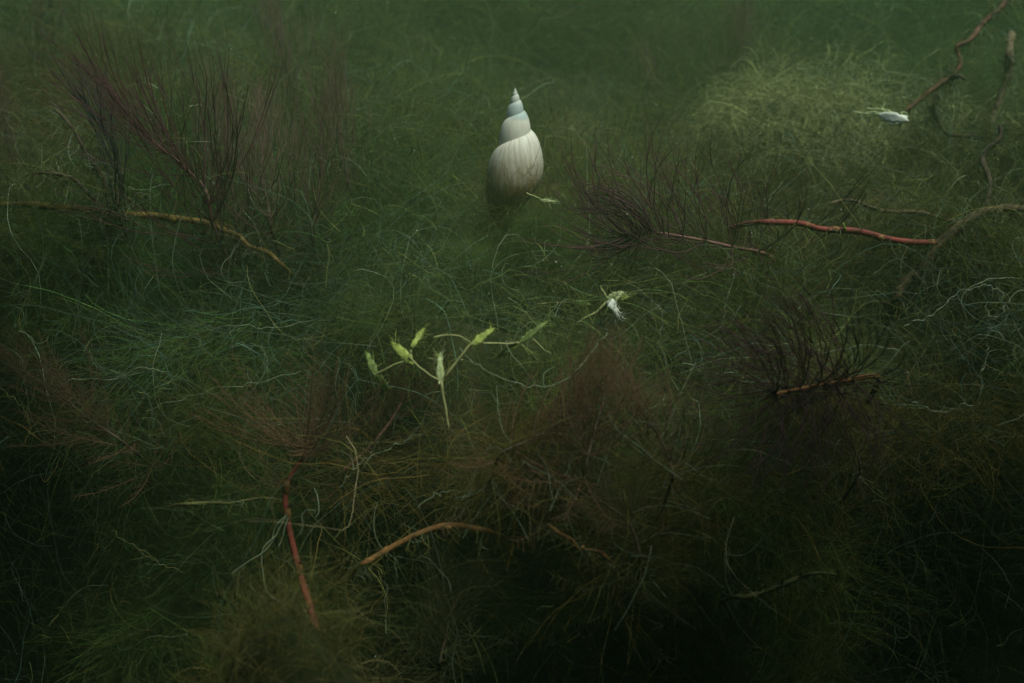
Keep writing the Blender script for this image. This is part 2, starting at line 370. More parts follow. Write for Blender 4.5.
fluff("algae_fluff", np.stack([x, y, z], 1), rng.uniform(0, 6.28, n), rng.normal(0.7, 0.5, (n, 2)), rng.uniform(0.5, 1.0, n), pigment_at(x, z, n) * np.array([1.15, 0.75, 0.65]),
      "brownish fluffy algae in the shade under the front of the bank")

n = 20; xb = rng.uniform(-0.026, 0.024, n); yb = 0.447 - np.sqrt(np.maximum(0.024 ** 2 - (xb * 0.8) ** 2, 0)) + rng.normal(0, 0.004, n); zb = np.array([0.178, 0.187, 0.197])[np.arange(n) % 3] + rng.normal(0, 0.002, n)
fluff("algae_fluff", np.stack([xb, yb, zb], 1), rng.uniform(0, 6.28, n), rng.normal(0, 0.3, (n, 2)), rng.uniform(0.30, 0.40, n), np.tile([1.1, 1.15, 0.8], (n, 1)),
      "soft green algae lapping round the base of the shell")
# pale tangles
for (u0, v0, du, dv, nn_, lab) in ((985, 330, 50, 60, 110, "pale teal tangle of thread algae at the right edge below the twig"), (150, 350, 140, 50, 150, "pale thread tangle over the dark weed in the left middle"),
                                   (320, 300, 70, 40, 120, "pale thread tangle left of the fronds below the shell"), (700, 320, 60, 45, 90, "pale thread tangle hanging under the purple sprig")):
    st = np.stack([S(u0 + rng.normal(0, du * 0.6), v0 + rng.normal(0, dv * 0.6), rng.uniform(0.02, 0.045)) for _ in range(nn_)])
    pts = walk(st, np.stack([rng.normal(0, 1.3, nn_), rng.normal(0, .5, nn_), rng.normal(0, 0.7, nn_)], 1), rng.uniform(0.04, 0.13, nn_), 20, 0.26, droop=0.01)
    filaments("algae_tangle", pts, rng.uniform(0.00008, 0.00019, nn_), np.where(rng.random((nn_, 1)) < 0.5, PALE * 0.45, TEAL * 0.8) * np.exp(rng.normal(0, 0.35, (nn_, 1))), M["algae"], lab, "algae")

n = 44; x = rng.normal(-0.068, 0.045, n); y = rng.normal(0.222, 0.028, n)
fluff("algae_fluff", np.stack([x, y, H(x, y)], 1), rng.uniform(0, 6.28, n), rng.normal(0.3, 0.4, (n, 2)), rng.uniform(0.35, 0.6, n), np.tile([1.4, 0.95, 0.7], (n, 1)) * np.exp(rng.normal(0, 0.2, (n, 1))),
      "brown olive fluff on the near algae clump at the bottom left")
# an unseen raft added above and behind the camera to shade the bank's front
fx = np.linspace(-2.2, 2.6, 160); fy = np.linspace(-1.8, 0.24, 90); FX, FY = np.meshgrid(fx, fy)
FY = FY + np.where(FY > 0.0, (FY / 0.24) * (0.05 * wav(FX, FX * 0.4, 20, 2, 6) + 0.035 - 0.13 * np.exp(-((FX - 0.03) / 0.09) ** 2) + 0.15 * sstep(-0.03, -0.26, FX) + 0.12 * sstep(0.30, 0.5, FX)), 0)  # rim cut back for light on the near lump, widened to shade the sides
top = 0.405 + 0.006 * wav(FX, FY, 60, 3, 6); bot = 0.385 + 0.010 * wav(FX, FY, 45, 6, 6)
k = np.arange(FX.size).reshape(FX.shape)
def sheet(a): return np.stack([a[:-1, :-1], a[:-1, 1:], a[1:, 1:], a[1:, :-1]], -1).reshape(-1, 4)
kb = k + FX.size; rim = np.concatenate([k[0], k[1:, -1], k[-1, ::-1][1:], k[::-1, 0][1:-1]]); rn = np.roll(rim, -1)
Q = np.concatenate([sheet(k), sheet(kb)[:, ::-1], np.stack([rim, rim + FX.size, rn + FX.size, rn], -1)])
V = np.concatenate([np.stack([FX, FY, top], -1).reshape(-1, 3), np.stack([FX, FY, bot], -1).reshape(-1, 3)])
tag(link("added_shade_raft", mesh_np("added_shade_raft", V, Q, mats=[bed_m])), "unseen dark raft added at the surface to shade the near bank", "weed", kind="stuff")

# ---------------------------------------------------------------- the snail shell
def build_shell():
    d = 0.452
    px = d / FPX                                   # metres per pixel there
    Hs = 128 * px / math.cos(R(11))                # apex to base
    turns, ratio = 7.0, 1.85
    nt, nphi = 300, 48
    th = np.linspace(-turns * 2 * np.pi, 0.0, nt)
    g = ratio ** (th / (2 * np.pi))                # growth, 1 at the mouth
    th0 = np.pi * 1.02                             # the mouth sits at the left, half hidden
    az = -(th) + th0                               # clockwise seen from above, coming down
    depth = 100.0 * g; r = 34.5 * g
    kk = 0.535; rho = kk * r; a = (1 - kk) * r
    ph = np.linspace(0, 2 * np.pi, nphi, endpoint=False)
    cs, sn = np.cos(ph), np.sin(ph)
    up, dn = 1.22 * r, 1.02 * r * (1 + 0.26 * sstep(-1.2 * np.pi, 0, th))
    V = np.zeros((nt, nphi, 3))
    rad = rho[:, None] + a[:, None] * np.sign(cs) * np.abs(cs)[None] ** 1.0
    # inner side is pinched towards the axis
    rad = rad * (1 - 0.06 * np.clip(sn, 0, 1)[None])
    rad = np.where(cs[None] < 0, rho[:, None] * (1 - 0.98 * np.abs(cs)[None]), rad)
    hz = np.where(sn[None] > 0, up[:, None] * sn[None], dn[:, None] * sn[None])
    rad = rad * np.where(sn[None] < 0, 1 - 0.22 * np.abs(sn)[None] ** 4, 1.0)
    rib = 1 + 0.002 * np.sin(th * 46) + 0.0015 * np.sin(th * 117 + 1)
    rad = rad * rib[:, None]
    V[..., 0] = rad * np.cos(az)[:, None]; V[..., 1] = -rad * np.sin(az)[:, None] * -1
    V[..., 2] = -depth[:, None] + hz
    V *= px
    Vf = V.reshape(-1, 3)
    idx = np.arange(nt * nphi).reshape(nt, nphi); nx2 = np.roll(idx, -1, 1)
    q = np.stack([idx[:-1], idx[1:], nx2[1:], nx2[:-1]], -1).reshape(-1, 4)
    # apex tip
    tip = np.array([[0, 0, -0.0005 * 0]]); Vf = np.vstack([Vf, tip]); ti = len(Vf) - 1
    tris = np.stack([np.full(nphi, ti), idx[0], nx2[0]], -1)
    me = mesh_np("snail_shell", Vf, q, tris)
    for nm, val in (("growth", np.append(np.repeat(th, nphi), th[0])), ("height", Vf[:, 2] / Hs), ("round", np.append(np.tile(hz / r[:, None], 1).reshape(-1), 0))):
        at = me.attributes.new(nm, 'FLOAT', 'POINT'); at.data.foreach_set("value", val.astype(np.float32))
    m, n_, l, p = mat_nodes("shell")
    def attr(nm):
        a_ = n_.new("ShaderNodeAttribute"); a_.attribute_name = nm; return a_.outputs["Fac"]
    def mix(fac, A, B, blend='MIX'):
        x_ = n_.new("ShaderNodeMix"); x_.data_type = 'RGBA'; x_.blend_type = blend
        for k_, v_ in (("Factor", fac), ("A", A), ("B", B)):
            if isinstance(v_, (tuple, float)): x_.inputs[k_].default_value = (*v_, 1) if isinstance(v_, tuple) else v_
            else: l.new(v_, x_.inputs[k_])
        return x_.outputs["Result"]
    def ramp(val, stops):
        c = n_.new("ShaderNodeValToRGB"); e = c.color_ramp.elements
        while len(e) < len(stops): e.new(0.5)
        for el, (pos, v_) in zip(e, stops): el.position = pos; el.color = (v_, v_, v_, 1)
        l.new(val, c.inputs["Fac"]); return c.outputs["Color"]
    def math_(op, A, B=0.0):
        k_ = n_.new("ShaderNodeMath"); k_.operation = op
        for i_, v_ in enumerate((A, B)):
            if isinstance(v_, float): k_.inputs[i_].default_value = v_
            else: l.new(v_, k_.inputs[i_])
        return k_.outputs[0]
    gr, he, ro = attr("growth"), attr("height"), attr("round")
    cx = n_.new("ShaderNodeCombineXYZ"); l.new(math_('MULTIPLY', gr, 9.0), cx.inputs[0]); l.new(math_('MULTIPLY', ro, 1.3), cx.inputs[1])
    nz = n_.new("ShaderNodeTexNoise"); nz.inputs["Scale"].default_value = 1.0; nz.inputs["Detail"].default_value = 5; l.new(cx.outputs[0], nz.inputs["Vector"])
    streak = ramp(nz.outputs["Fac"], [(0.42, 0.0), (0.66, 1.0)])
    tc = n_.new("ShaderNodeTexCoord"); n2 = n_.new("ShaderNodeTexNoise"); n2.inputs["Scale"].default_value = 90.0; n2.inputs["Detail"].default_value = 6
    l.new(tc.outputs["Object"], n2.inputs["Vector"])
    low = math_('ADD', math_('MULTIPLY', he, -1.0), math_('MULTIPLY', math_('SUBTRACT', n2.outputs["Fac"], 0.5), 0.30))     # 0 apex .. 1 base
    lowd = math_('ADD', low, math_('MULTIPLY', math_('SUBTRACT', nz.outputs["Fac"], 0.5), 0.28))
    dirt = ramp(lowd, [(0.38, 0.0), (0.58, 0.5), (0.78, 1.0)])
    c = mix(streak, (0.72, 0.68, 0.57), (0.61, 0.565, 0.45))
    worn = ramp(low, [(0.08, 0.35), (0.13, 1.0), (0.205, 1.0), (0.25, 0.0)])
    c = mix(worn, c, (0.42, 0.48, 0.44))
    c = mix(dirt, c, (0.20, 0.140, 0.055))
    l.new(c, p.inputs["Base Color"]); p.inputs["Roughness"].default_value = 0.55; p.inputs["Specular IOR Level"].default_value = 0.2
    bp = n_.new("ShaderNodeBump"); bp.inputs["Strength"].default_value = 0.08; bp.inputs["Distance"].default_value = 0.0006
    l.new(nz.outputs["Fac"], bp.inputs["Height"]); l.new(bp.outputs[0], p.inputs["Normal"])
    me.materials.append(m)
    o = link("snail_shell", me); apex = P(515, 87, d)
    o.location = apex; o.rotation_euler = (R(-9), R(-2.5), 0)
    tag(o, "white spiral pond snail shell standing upright in the algae, brown algae on its base", "shell")
    # wispy film on its lower half
    rg = np.random.default_rng(5); nf = 420
    aa = rg.uniform(0, 6.28, nf); dp = (1.02 - 0.40 * rg.random(nf) ** 1.7) * 128 * px
    rr_ = 31 * px * np.sqrt(np.clip(1 - ((dp / px - 88) / 62) ** 2, 0.05, 1)) * rg.uniform(0.98, 1.12, nf)
    st = np.stack([rr_ * np.cos(aa) , rr_ * np.sin(aa), -dp], 1)
    fp = walk(st, np.stack([0.5 * np.cos(aa) + rg.normal(0, .4, nf), 0.5 * np.sin(aa) + rg.normal(0, .4, nf), rg.normal(0.5, 0.8, nf)], 1), rg.uniform(0.006, 0.018, nf), 8, 0.2, rg=rg)
    v, q = tubes(fp, np.full((nf, 8), 0.00007), 3)
    tn = np.repeat((OLIVE * 0.7 + BROWN * 0.7) * rg.uniform(0.6, 1.6, (nf, 1)), 24, axis=0)
    f = link("algae_film", mesh_np("algae_film", v, q, mats=[M["algae"]], tint=tn), o); f["kind"] = "stuff"
    return o
shell = build_shell()

# ---------------------------------------------------------------- leaf meshes (unit length, along +Z, curving towards +X)
def forked_leaf(seed, mat, rad=0.011, forks=2, bend=0.55, spread=0.18, name="leaf"):
    rg = np.random.default_rng(seed); parts = []
    def seg(p, d, L, r, lvl):
        k = 6; pts = [p]; dd = d.copy()
        for _ in range(k - 1):
            dd = dd + np.array([bend * 0.13, 0, 0]) + rg.normal(0, 0.075, 3); dd /= np.linalg.norm(dd)
            pts.append(pts[-1] + dd * L / (k - 1))
        rr = np.linspace(r, r * 0.72 if lvl else r * 0.30, k)
        parts.append(tubes(np.array(pts)[None], rr[None], 4))
        if lvl:
            for s in (-1, 1):
                e = dd + s * np.array([rg.uniform(-.3, .3), 1, 0]) * spread * rg.uniform(0.6, 1.5) + rg.normal(0, 0.03, 3)
                seg(pts[-1], e / np.linalg.norm(e), L * rg.uniform(0.75, 1.25), r * 0.80, lvl - 1)
    seg(np.zeros(3), np.array([-0.15 * bend, 0, 1.0]), 1.0 / (forks + 1), rad, forks)
    return join(name, parts, [mat])
def feather_leaf(seed, mat, rad=0.010, pairs=11, hair=0.26, bend=0.3, name="leaf"):
    rg = np.random.default_rng(seed)
    t = np.linspace(0, 1, 12); rach = np.stack([bend * t ** 2 - 0.1 * bend * t, rg.normal(0, 0.004, 12), t], 1)
    parts = [tubes(rach[None], np.linspace(rad, rad * 0.4, 12)[None], 4)]
    for i in range(pairs):
        f = 0.12 + 0.83 * i / (pairs - 1); k = int(f * 11); p0 = rach[k] + (rach[min(k + 1, 11)] - rach[k]) * (f * 11 - k)
        for s in (-1, 1):
            L = hair * (1 - 0.55 * f) * rg.uniform(0.7, 1.2); u_ = np.linspace(0, 1, 4)[:, None]
            e = np.array([rg.normal(0, .15), s * 0.75, 0.75]); h = p0 + u_ * L * e + np.array([0.25, 0, 0.1]) * L * u_ ** 2
            parts.append(tubes(h[None], np.linspace(rad * 0.55, rad * 0.25, 4)[None], 3))
    return join(name, parts, [mat])
LEAF = {
    "purple": [forked_leaf(i, M["purple"], forks=2, rad=0.0060) for i in range(5)],
    "purple_dark": [forked_leaf(20 + i, M["purple_dark"], forks=2, rad=0.0055) for i in range(5)],
    "plume": [forked_leaf(90 + i, M["purple"], forks=2, bend=0.25, spread=0.14, rad=0.0044) for i in range(5)],
    "hook": [forked_leaf(30 + i, M["purple_dark"], forks=1, bend=1.25, spread=0.08, rad=0.012) for i in range(4)],
    "bushy": [forked_leaf(50 + i, M["brown_purple"], forks=2, rad=0.0030, spread=0.15) for i in range(5)],
    "shoot": [forked_leaf(55 + i, M["shoot"], forks=1, rad=0.010, spread=0.07, bend=0.15) for i in range(4)],
    "long": [forked_leaf(40 + i, M["purple"], forks=1, bend=0.25, spread=0.09, rad=0.007) for i in range(5)],
    "brown": [feather_leaf(60 + i, M["brown"], rad=0.0056) for i in range(4)],
    "brown_fork": [forked_leaf(80 + i, M["brown"], forks=2, rad=0.005) for i in range(4)],
    "olive": [feather_leaf(100 + i, M["olive_leaf"], rad=0.005) for i in range(4)],
}

def put_leaf(plant, base, kind, at, axis, curve, size, rg):
    z = np.asarray(axis, float); z /= np.linalg.norm(z)
    c = np.asarray(curve, float); c = c - z * (c @ z); c /= np.linalg.norm(c) + 1e-9; yv = np.cross(z, c)
    o = link("leaf", LEAF[kind][rg.integers(len(LEAF[kind]))], plant)
    o.matrix_local = Matrix.Translation(Vector(at - base)) @ Matrix(((c[0], yv[0], z[0], 0), (c[1], yv[1], z[1], 0), (c[2], yv[2], z[2], 0), (0, 0, 0, 1))) @ Matrix.Scale(size, 4)
    return o

def fur(parent, ctrl, r, nh, L=0.008, seed=0, tone=1.0):
    """algae hairs caught on a stem"""
    rg = np.random.default_rng(seed + 900); p = spline(ctrl, 160); k = rg.integers(0, 160, nh)
    k = np.where(rg.random(nh) < 0.5, k, np.clip((rg.normal(0, 6, nh) + rg.choice(rg.integers(0, 160, 5), nh)).astype(int), 0, 159))
    st = p[k] + rg.normal(0, r * 0.6, (nh, 3)); w = walk(st, rg.normal(0, 1, (nh, 3)) + np.array([0, 0, -0.4]), rg.uniform(0.3, 1.3, nh) * L, 7, 0.3, droop=0.06, rg=rg)
    c = np.where(rg.random((nh, 1)) < 0.35, PALE * 0.8, OLIVE) * np.exp(rg.normal(0, 0.4, (nh, 1))) * tone
    v, q = tubes(w, np.full((nh, 7), 0.00011), 3)
    o = child("algae_film", mesh_np("algae_film", v, q, mats=[M["algae"]], tint=np.repeat(c, 21, axis=0)), parent); o["kind"] = "stuff"
def milfoil(name, ctrl, label, cat, kind, stem_mat, nodes=7, per=8, size=0.035, r=0.0011, a0=75, a1=25, rise=0.25, first=0.15, seed=0,
            node_mat=None, tip_bunch=0, group=None, nn=40, roots=None, size_tip=0.7, jit=0.25, cup=0.4):
    rg = np.random.default_rng(seed + 1000); ctrl = np.asarray(ctrl)
    if per: ctrl = np.vstack([ctrl[0] - (ctrl[1] - ctrl[0]) * 0.4 + FWD * 0.02 - [0, 0, 0.012], ctrl])
    base = ctrl[0]
    t = thing(name, Vector(base), label, cat, group)
    p = spline(ctrl, nn); T = np.gradient(p, axis=0); T /= np.linalg.norm(T, axis=1, keepdims=True)
    rad = np.linspace(r, r * 0.55, nn); fs = np.linspace(first, 1.0, nodes)
    v, q = tubes(p[None], rad[None], 7); st = child("stem", mesh_np("stem", v, q, mats=[stem_mat]), t)
    for j, f in enumerate(fs):
        k = min(int(f * (nn - 1)), nn - 1); pos, tg = p[k], T[k]
        if node_mat is not None and j < nodes - 1:
            nd = tubes((pos + tg * np.linspace(-1.6, 1.6, 5)[:, None] * r)[None], (np.array([0.8, 1.25, 1.45, 1.25, 0.8]) * rad[k])[None], 8)
            child("node", mesh_np("node", *nd, mats=[node_mat]), st)
        a = np.cross(tg, [0.2, 0.3, 1.0]); a /= np.linalg.norm(a); b = np.cross(tg, a)
        g = j / max(1, nodes - 1); m_ = per + (tip_bunch if j == nodes - 1 else 0); ph = rg.uniform(0, 6.28)
        for i in range(m_):
            an = ph + i / m_ * 6.283 + rg.normal(0, 0.2); out = np.cos(an) * a + np.sin(an) * b
            al = R(a0 + (a1 - a0) * g + rg.normal(0, 9))
            ax = tg * math.cos(al) + out * math.sin(al) + np.array([0, 0, rise]) + rg.normal(0, jit * 0.3, 3)
            put_leaf(t, base, kind, pos + out * rad[k] * 0.6, ax, tg + np.array([0, 0, cup]), size * (1 + (size_tip - 1) * g) * rg.uniform(0.75, 1.2), rg)
    if len(ctrl) and per: fur(t, np.vstack([p[::3], p[-1] + T[-1] * size * 0.6]), size * 0.12, 70, 0.030, seed, 0.8)
    return t, st, p

# the purple sprig right of the shell
dR = surf(700, 262) - 0.055
purple_sprig, _, _ = milfoil("water_milfoil", [P(772, 258, dR + 0.02), P(728, 246, dR), P(690, 238, dR - 0.005), P(655, 233, dR - 0.01), P(628, 236, dR - 0.012)],
        "purple feathery milfoil sprig with pink stem lying right of the shell", "water plant", "purple", M["pink_stem"], nodes=9, per=9, size=0.058, r=0.0009,
        a0=88, a1=40, rise=0.42, first=0.05, tip_bunch=4, seed=3, size_tip=0.7, jit=0.6, cup=1.8)
rg = np.random.default_rng(31); pb = np.array(purple_sprig.location)
for k in range(28):                                # the folded tip: leaves rise from the last joints and bend over to the left
    u = rg.uniform(632, 655)
    put_leaf(purple_sprig, pb, "hook", P(u, 233 + rg.normal(0, 1), dR - 0.013), np.array([-0.15 - 0.5 * rg.random(), rg.normal(0, 0.35), 1.0 - 1.5 * (k % 4 == 0)]), (-1, rg.normal(0, .2), 0.25), rg.uniform(0.022, 0.036), rg)
# big sprig at upper left
dL = surf(200, 215) - 0.08
milfoil("water_milfoil", [P(213, 226, dL + 0.01), P(205, 190, dL), P(182, 165, dL - 0.005), P(152, 140, dL - 0.01)],
        "large dark purple milfoil sprig fanning out left above the yellow stem", "water plant", "plume", M["pink_stem"], nodes=9, per=8, size=0.062, r=0.0009,
        a0=48, a1=12, rise=0.10, first=0.05, tip_bunch=6, seed=5, size_tip=0.72)
dL2 = surf(275, 230) - 0.055
milfoil("water_milfoil", [P(272, 232, dL2), P(268, 205, dL2), P(262, 178, dL2 + 0.01), P(262, 150, dL2 + 0.02)],
        "bushy brownish milfoil standing upright between the large purple sprig and the shell", "water plant", "bushy", M["dark_bark"], nodes=9, per=11, size=0.054, r=0.0009,
        a0=72, a1=25, rise=0.25, first=0.0, tip_bunch=4, seed=8)
for c0, lab, sd_ in (([(238, 232), (234, 200), (228, 165), (224, 130)], "wispy brown milfoil just right of the large purple sprig's base", 61),
                     ([(312, 238), (316, 210), (320, 178), (322, 150)], "wispy brown milfoil at the right end of the left brown thicket", 62)):
    milfoil("water_milfoil", [P(u, v, dL2 + 0.01) for u, v in c0], lab, "water plant", "bushy", M["dark_bark"], nodes=9, per=8, size=0.046, r=0.0008,
            a0=75, a1=25, rise=0.3, first=0.0, tip_bunch=4, seed=sd_, jit=0.5, cup=1.0)
# dark pointed shoot at far left
dF = surf(115, 215) - 0.06
milfoil("water_milfoil", [P(118, 216, dF), P(120, 190, dF), P(116, 165, dF), P(108, 140, dF)],
        "slim dark shoot with leaves closed to a point beside the yellow stem", "water plant", "shoot", M["dark_bark"], nodes=5, per=7, size=0.036, r=0.0009,
        a0=16, a1=5, rise=0.05, first=0.1, tip_bunch=4, seed=9, jit=0.1, size_tip=0.9)
# dark tuft on the right
dD = surf(790, 400) - 0.065
milfoil("water_milfoil", [P(878, 377, dD + 0.02), P(840, 382, dD + 0.008), P(805, 388, dD), P(775, 394, dD - 0.01)],
        "dark purple milfoil tuft with orange stem in the shade below the red stem", "water plant", "purple_dark", M["orange_stem"], nodes=7, per=18, size=0.040, r=0.0011,
        a0=100, a1=75, rise=0.0, first=0.45, tip_bunch=8, seed=12, size_tip=0.9)
# red-stemmed plant in the lower left
d1 = surf(300, 520) - 0.05
red, red_st, _ = milfoil("water_milfoil", [P(319, 668, d1 - 0.012), P(314, 622, d1 - 0.006), P(299, 570, d1), P(287, 516, d1), P(287, 485, d1), P(305, 455, d1)],
        "tall red stem with yellow joints and a brown feathery crown, lower left", "water plant", "brown", M["red_stem"], nodes=1, per=0, size=0.04, r=0.00155, first=1.0, seed=15, nn=60)
rg = np.random.default_rng(77); rb = np.array(red.location)
for (u, v) in ((314, 622), (299, 570), (287, 514), (286, 486), (305, 456)):
    c_ = P(u, v, d1 - 0.001); nd = tubes((c_ + np.array([0, 0, 1]) * np.linspace(-0.0026, 0.0026, 5)[:, None])[None], (np.array([0.9, 1.05, 1.12, 1.05, 0.9]) * 0.0013)[None], 8)
    child("node", mesh_np("node", *nd, mats=[M["node"]]), red_st)
for k in range(34):                                # crown
    an = rg.uniform(0, 6.28); e = rg.uniform(0.15, 1.0)
    put_leaf(red, rb, "brown", P(305 + rg.normal(0, 2), 455 - rg.uniform(0, 10), d1), np.array([math.cos(an) * (1.1 - 0.4 * e), math.sin(an) * 0.8, e]), (0, 0, 1), rg.uniform(0.026, 0.042), rg)
for k in range(6):
    an = rg.uniform(0, 6.28)
    put_leaf(red, rb, "brown", P(286, 485, d1), np.array([-abs(math.cos(an)), math.sin(an), rg.uniform(0.0, 0.8)]), (0, 0, 1), rg.uniform(0.012, 0.022), rg)
for ctrl in ([(287, 514), (279, 530), (266, 548), (250, 560), (231, 574)], [(286, 516), (276, 534), (263, 550), (263, 575), (266, 592), (282, 603)], [(287, 515), (276, 526), (272, 541)], [(288, 517), (283, 535), (278, 548)]):
    child("root", tube_mesh("root", [P(u, v, d1 - 0.004) for u, v in ctrl], 0.00042, 0.0002, 20, 4, wob=0.0004, mat=M["pale_strand"], seed=ctrl[-1][0]), red)
# second stem leaning right beside it
milfoil("water_milfoil", [P(343, 474, d1 + 0.02), P(365, 452, d1 + 0.02), P(388, 425, d1 + 0.02), P(402, 402, d1 + 0.02)],
        "pinkish leaning stem with brown feathery leaves right of the tall red stem", "water plant", "brown", M["pink_stem"], nodes=5, per=8, size=0.036, r=0.0009,
        a0=75, a1=35, rise=0.2, first=0.2, seed=19, tip_bunch=4)
# shaded brown plants in the middle of the front
for (c0, lab, sd_, kd) in (
    ([(585, 470), (592, 440), (600, 412), (604, 395)], "dim brown feathery milfoil below the pale fronds, centre of the shaded front", 23, "brown"),
    ([(500, 455), (530, 440), (556, 425), (575, 402)], "dim brown milfoil leaning right below the middle pale frond", 26, "brown"),
    ([(672, 478), (668, 455), (655, 430), (640, 410)], "dim brown milfoil just left of the dark purple tuft", 27, "brown_fork"),
    ([(640, 560), (630, 525), (600, 500), (580, 480)], "shaded brown milfoil low in the middle of the dark front", 29, "olive"),
    ([(860, 470), (850, 440), (838, 418), (830, 402)], "shaded brown milfoil right under the orange stemmed tuft", 30, "brown_fork"),
    ([(120, 440), (90, 420), (60, 395), (25, 372)], "brown feathery milfoil pointing left at the left edge", 33, "brown"),
    ([(440, 665), (445, 640), (452, 610), (470, 590)], "olive feathery shoot at the bottom beside the fuzzy algae clump", 35, "olive"),
):
    dd = max(0.24, surf(*c0[1]) - 0.05)
    milfoil("water_milfoil", [P(u, v, dd + 0.004 * i) for i, (u, v) in enumerate(c0)], lab, "water plant", kd, M["dark_bark"], nodes=7, per=8, size=0.034, r=0.0006,
            a0=75, a1=35, rise=0.22, first=0.05, seed=sd_, tip_bunch=3)
# hazy sprigs at the back
for (c0, lab, sd_, sz) in (
    ([(735, 118), (736, 95), (738, 72), (740, 52)], "hazy brown milfoil standing far back behind the pale hummock", 41, 0.07),
    ([(665, 120), (660, 105), (655, 92), (652, 80)], "smaller hazy milfoil far back between shell and pale hummock", 43, 0.04),
    ([(350, 190), (345, 160), (340, 130), (338, 105)], "hazy brownish milfoil behind the bushy milfoil left of the shell", 44, 0.05),
    ([(300, 120), (295, 90), (285, 65), (280, 45)], "faint milfoil at the top left, far back in the green haze", 46, 0.06),
    ([(40, 60), (45, 40), (40, 20), (50, 5)], "faint milfoil in the far top left corner of the bank", 47, 0.06),
    ([(30, 190), (15, 165), (8, 140), (5, 115)], "dark brown milfoil at the left edge above the yellow stem", 48, 0.04),
):
    dd = surf(*c0[0]) - 0.03
    milfoil("water_milfoil", [P(u, v, dd) for u, v in c0], lab, "water plant", "bushy", M["dark_bark"], nodes=7, per=10, size=sz, r=0.0011,
            a0=50, a1=18, rise=0.3, first=0.0, seed=sd_, tip_bunch=3)

# ---------------------------------------------------------------- stems and twigs
def stem_thing(name, ctrl, d, label, cat, mat, r0, r1=None, nodes=(), dive="both", sides=9, node_mat="node", wob=0.0006, lump=0.10, n=40, seed=1):
    pts = [P(u, v, d if np.isscalar(d) else d[i]) for i, (u, v) in enumerate(ctrl)]
    d_s, d_e = (d, d) if np.isscalar(d) else (d[0], d[-1]); c = np.array(ctrl, float)
    if dive in ("both", "start"): e = c[0] + (c[0] - c[1]) * 0.9 + (0, 8); pts = [P(*e, d_s + 0.04)] + pts
    if dive in ("both", "end"): e = c[-1] + (c[-1] - c[-2]) * 0.9 + (0, 8); pts = pts + [P(*e, d_e + 0.04)]
    t = thing(name, Vector(pts[0]), label, cat)
    st = child("stem", tube_mesh("stem", pts, r0, r1, n, sides, wob, lump, mat, seed), t)
    fur(t, pts, r0, 420 if "twig" in name else 110, 0.011 if "twig" in name else 0.007, seed)
    p = spline(pts, 200); T = np.gradient(p, axis=0); T /= np.linalg.norm(T, axis=1, keepdims=True)
    for f in nodes:
        k = int(f * 199); rr_ = r0 + ((r1 or r0) - r0) * f
        nd = tubes((p[k] + T[k] * np.linspace(-1.1, 1.1, 5)[:, None] * rr_)[None], (np.array([0.9, 1.1, 1.2, 1.1, 0.9]) * rr_)[None], 8)
        child("node", mesh_np("node", *nd, mats=[M[node_mat]]), st)
    return t, pts
ds = min(surf(u, 236) for u in range(780, 990, 15)) - 0.105
t, _ = stem_thing("plant_stem", [(757, 222), (790, 223), (825, 228), (862, 234), (900, 241), (938, 243)], ds, "red jointed plant stem lying across to the forked twig on the right", "stem", M["red_stem"], 0.0011, 0.0014, (0.24, 0.42, 0.55, 0.75, 0.97), "start")
child("bud", tube_mesh("bud", [P(846, 231, ds - .001), P(844, 226, ds - .002), P(843, 222, ds - .002)], 0.0008, 0.0003, 6, 5, mat=M["frond"]), t)
tw = ds + 0.006
t, _ = stem_thing("forked_twig", [(893, 304), (905, 282), (925, 262), (940, 245), (958, 228), (985, 213), (1012, 208), (1040, 212)], tw, "brown forked twig rising to the right edge from the end of the red stem", "twig", M["bark"], 0.0017, 0.0020, (), "start", lump=0.2, wob=0.0009)
fur(t, [P(985, 213, tw), P(990, 190, tw + .01), P(985, 165, tw + .02), P(998, 140, tw + .02)], 0.0012, 160, 0.011, 71)
fur(t, [P(965, 226, tw), P(930, 215, tw + .01), P(890, 212, tw + .01), P(850, 200, tw + .02)], 0.0010, 160, 0.011, 72)
child("side_branch", tube_mesh("side_branch", [P(985, 213, tw), P(990, 190, tw + .01), P(985, 165, tw + .02), P(998, 140, tw + .02), P(1000, 125, tw + .02)], 0.0016, 0.0009, 20, 7, 0.001, 0.25, M["dark_bark"]), t)
child("side_branch", tube_mesh("side_branch", [P(965, 226, tw), P(930, 215, tw + .01), P(890, 212, tw + .01), P(850, 200, tw + .02), P(828, 204, tw + .02)], 0.0012, 0.0006, 24, 6, 0.001, 0.2, M["bark"]), t)
d2 = 0.505
t, _ = stem_thing("bare_twig", [(905, 112), (925, 95), (942, 82), (955, 74), (957, 50), (972, 38), (986, 20), (1006, 0), (1016, -14)], d2, "knobbly reddish twig leaning up to the top right corner above the white flake", "twig", M["red_bark"], 0.0011, 0.0014, (), "none", lump=0.3, wob=0.0014, n=60)
child("side_branch", tube_mesh("side_branch", [P(950, 78, d2), P(958, 76, d2 - .004), P(966, 80, d2 - .006)], 0.0015, 0.0012, 8, 7, 0.0003, 0.2, M["dark_bark"]), t)
stem_thing("bare_twig", [(1010, 46), (1008, 70), (1003, 92), (994, 112), (990, 132)], d2 + 0.03, "short blurred orange twig at the right edge behind the knobbly twig", "twig", M["bark"], 0.0022, 0.0012, (), lump=0.3)
stem_thing("bare_twig", [(936, 92), (934, 112), (943, 130), (965, 136), (985, 139), (1000, 132)], d2 + 0.02, "dark curved twig looping beside the white flake", "twig", M["dark_bark"], 0.0007, 0.0011, (), lump=0.3)
dy = min(surf(u, 215) for u in range(30, 220, 20)) - 0.055
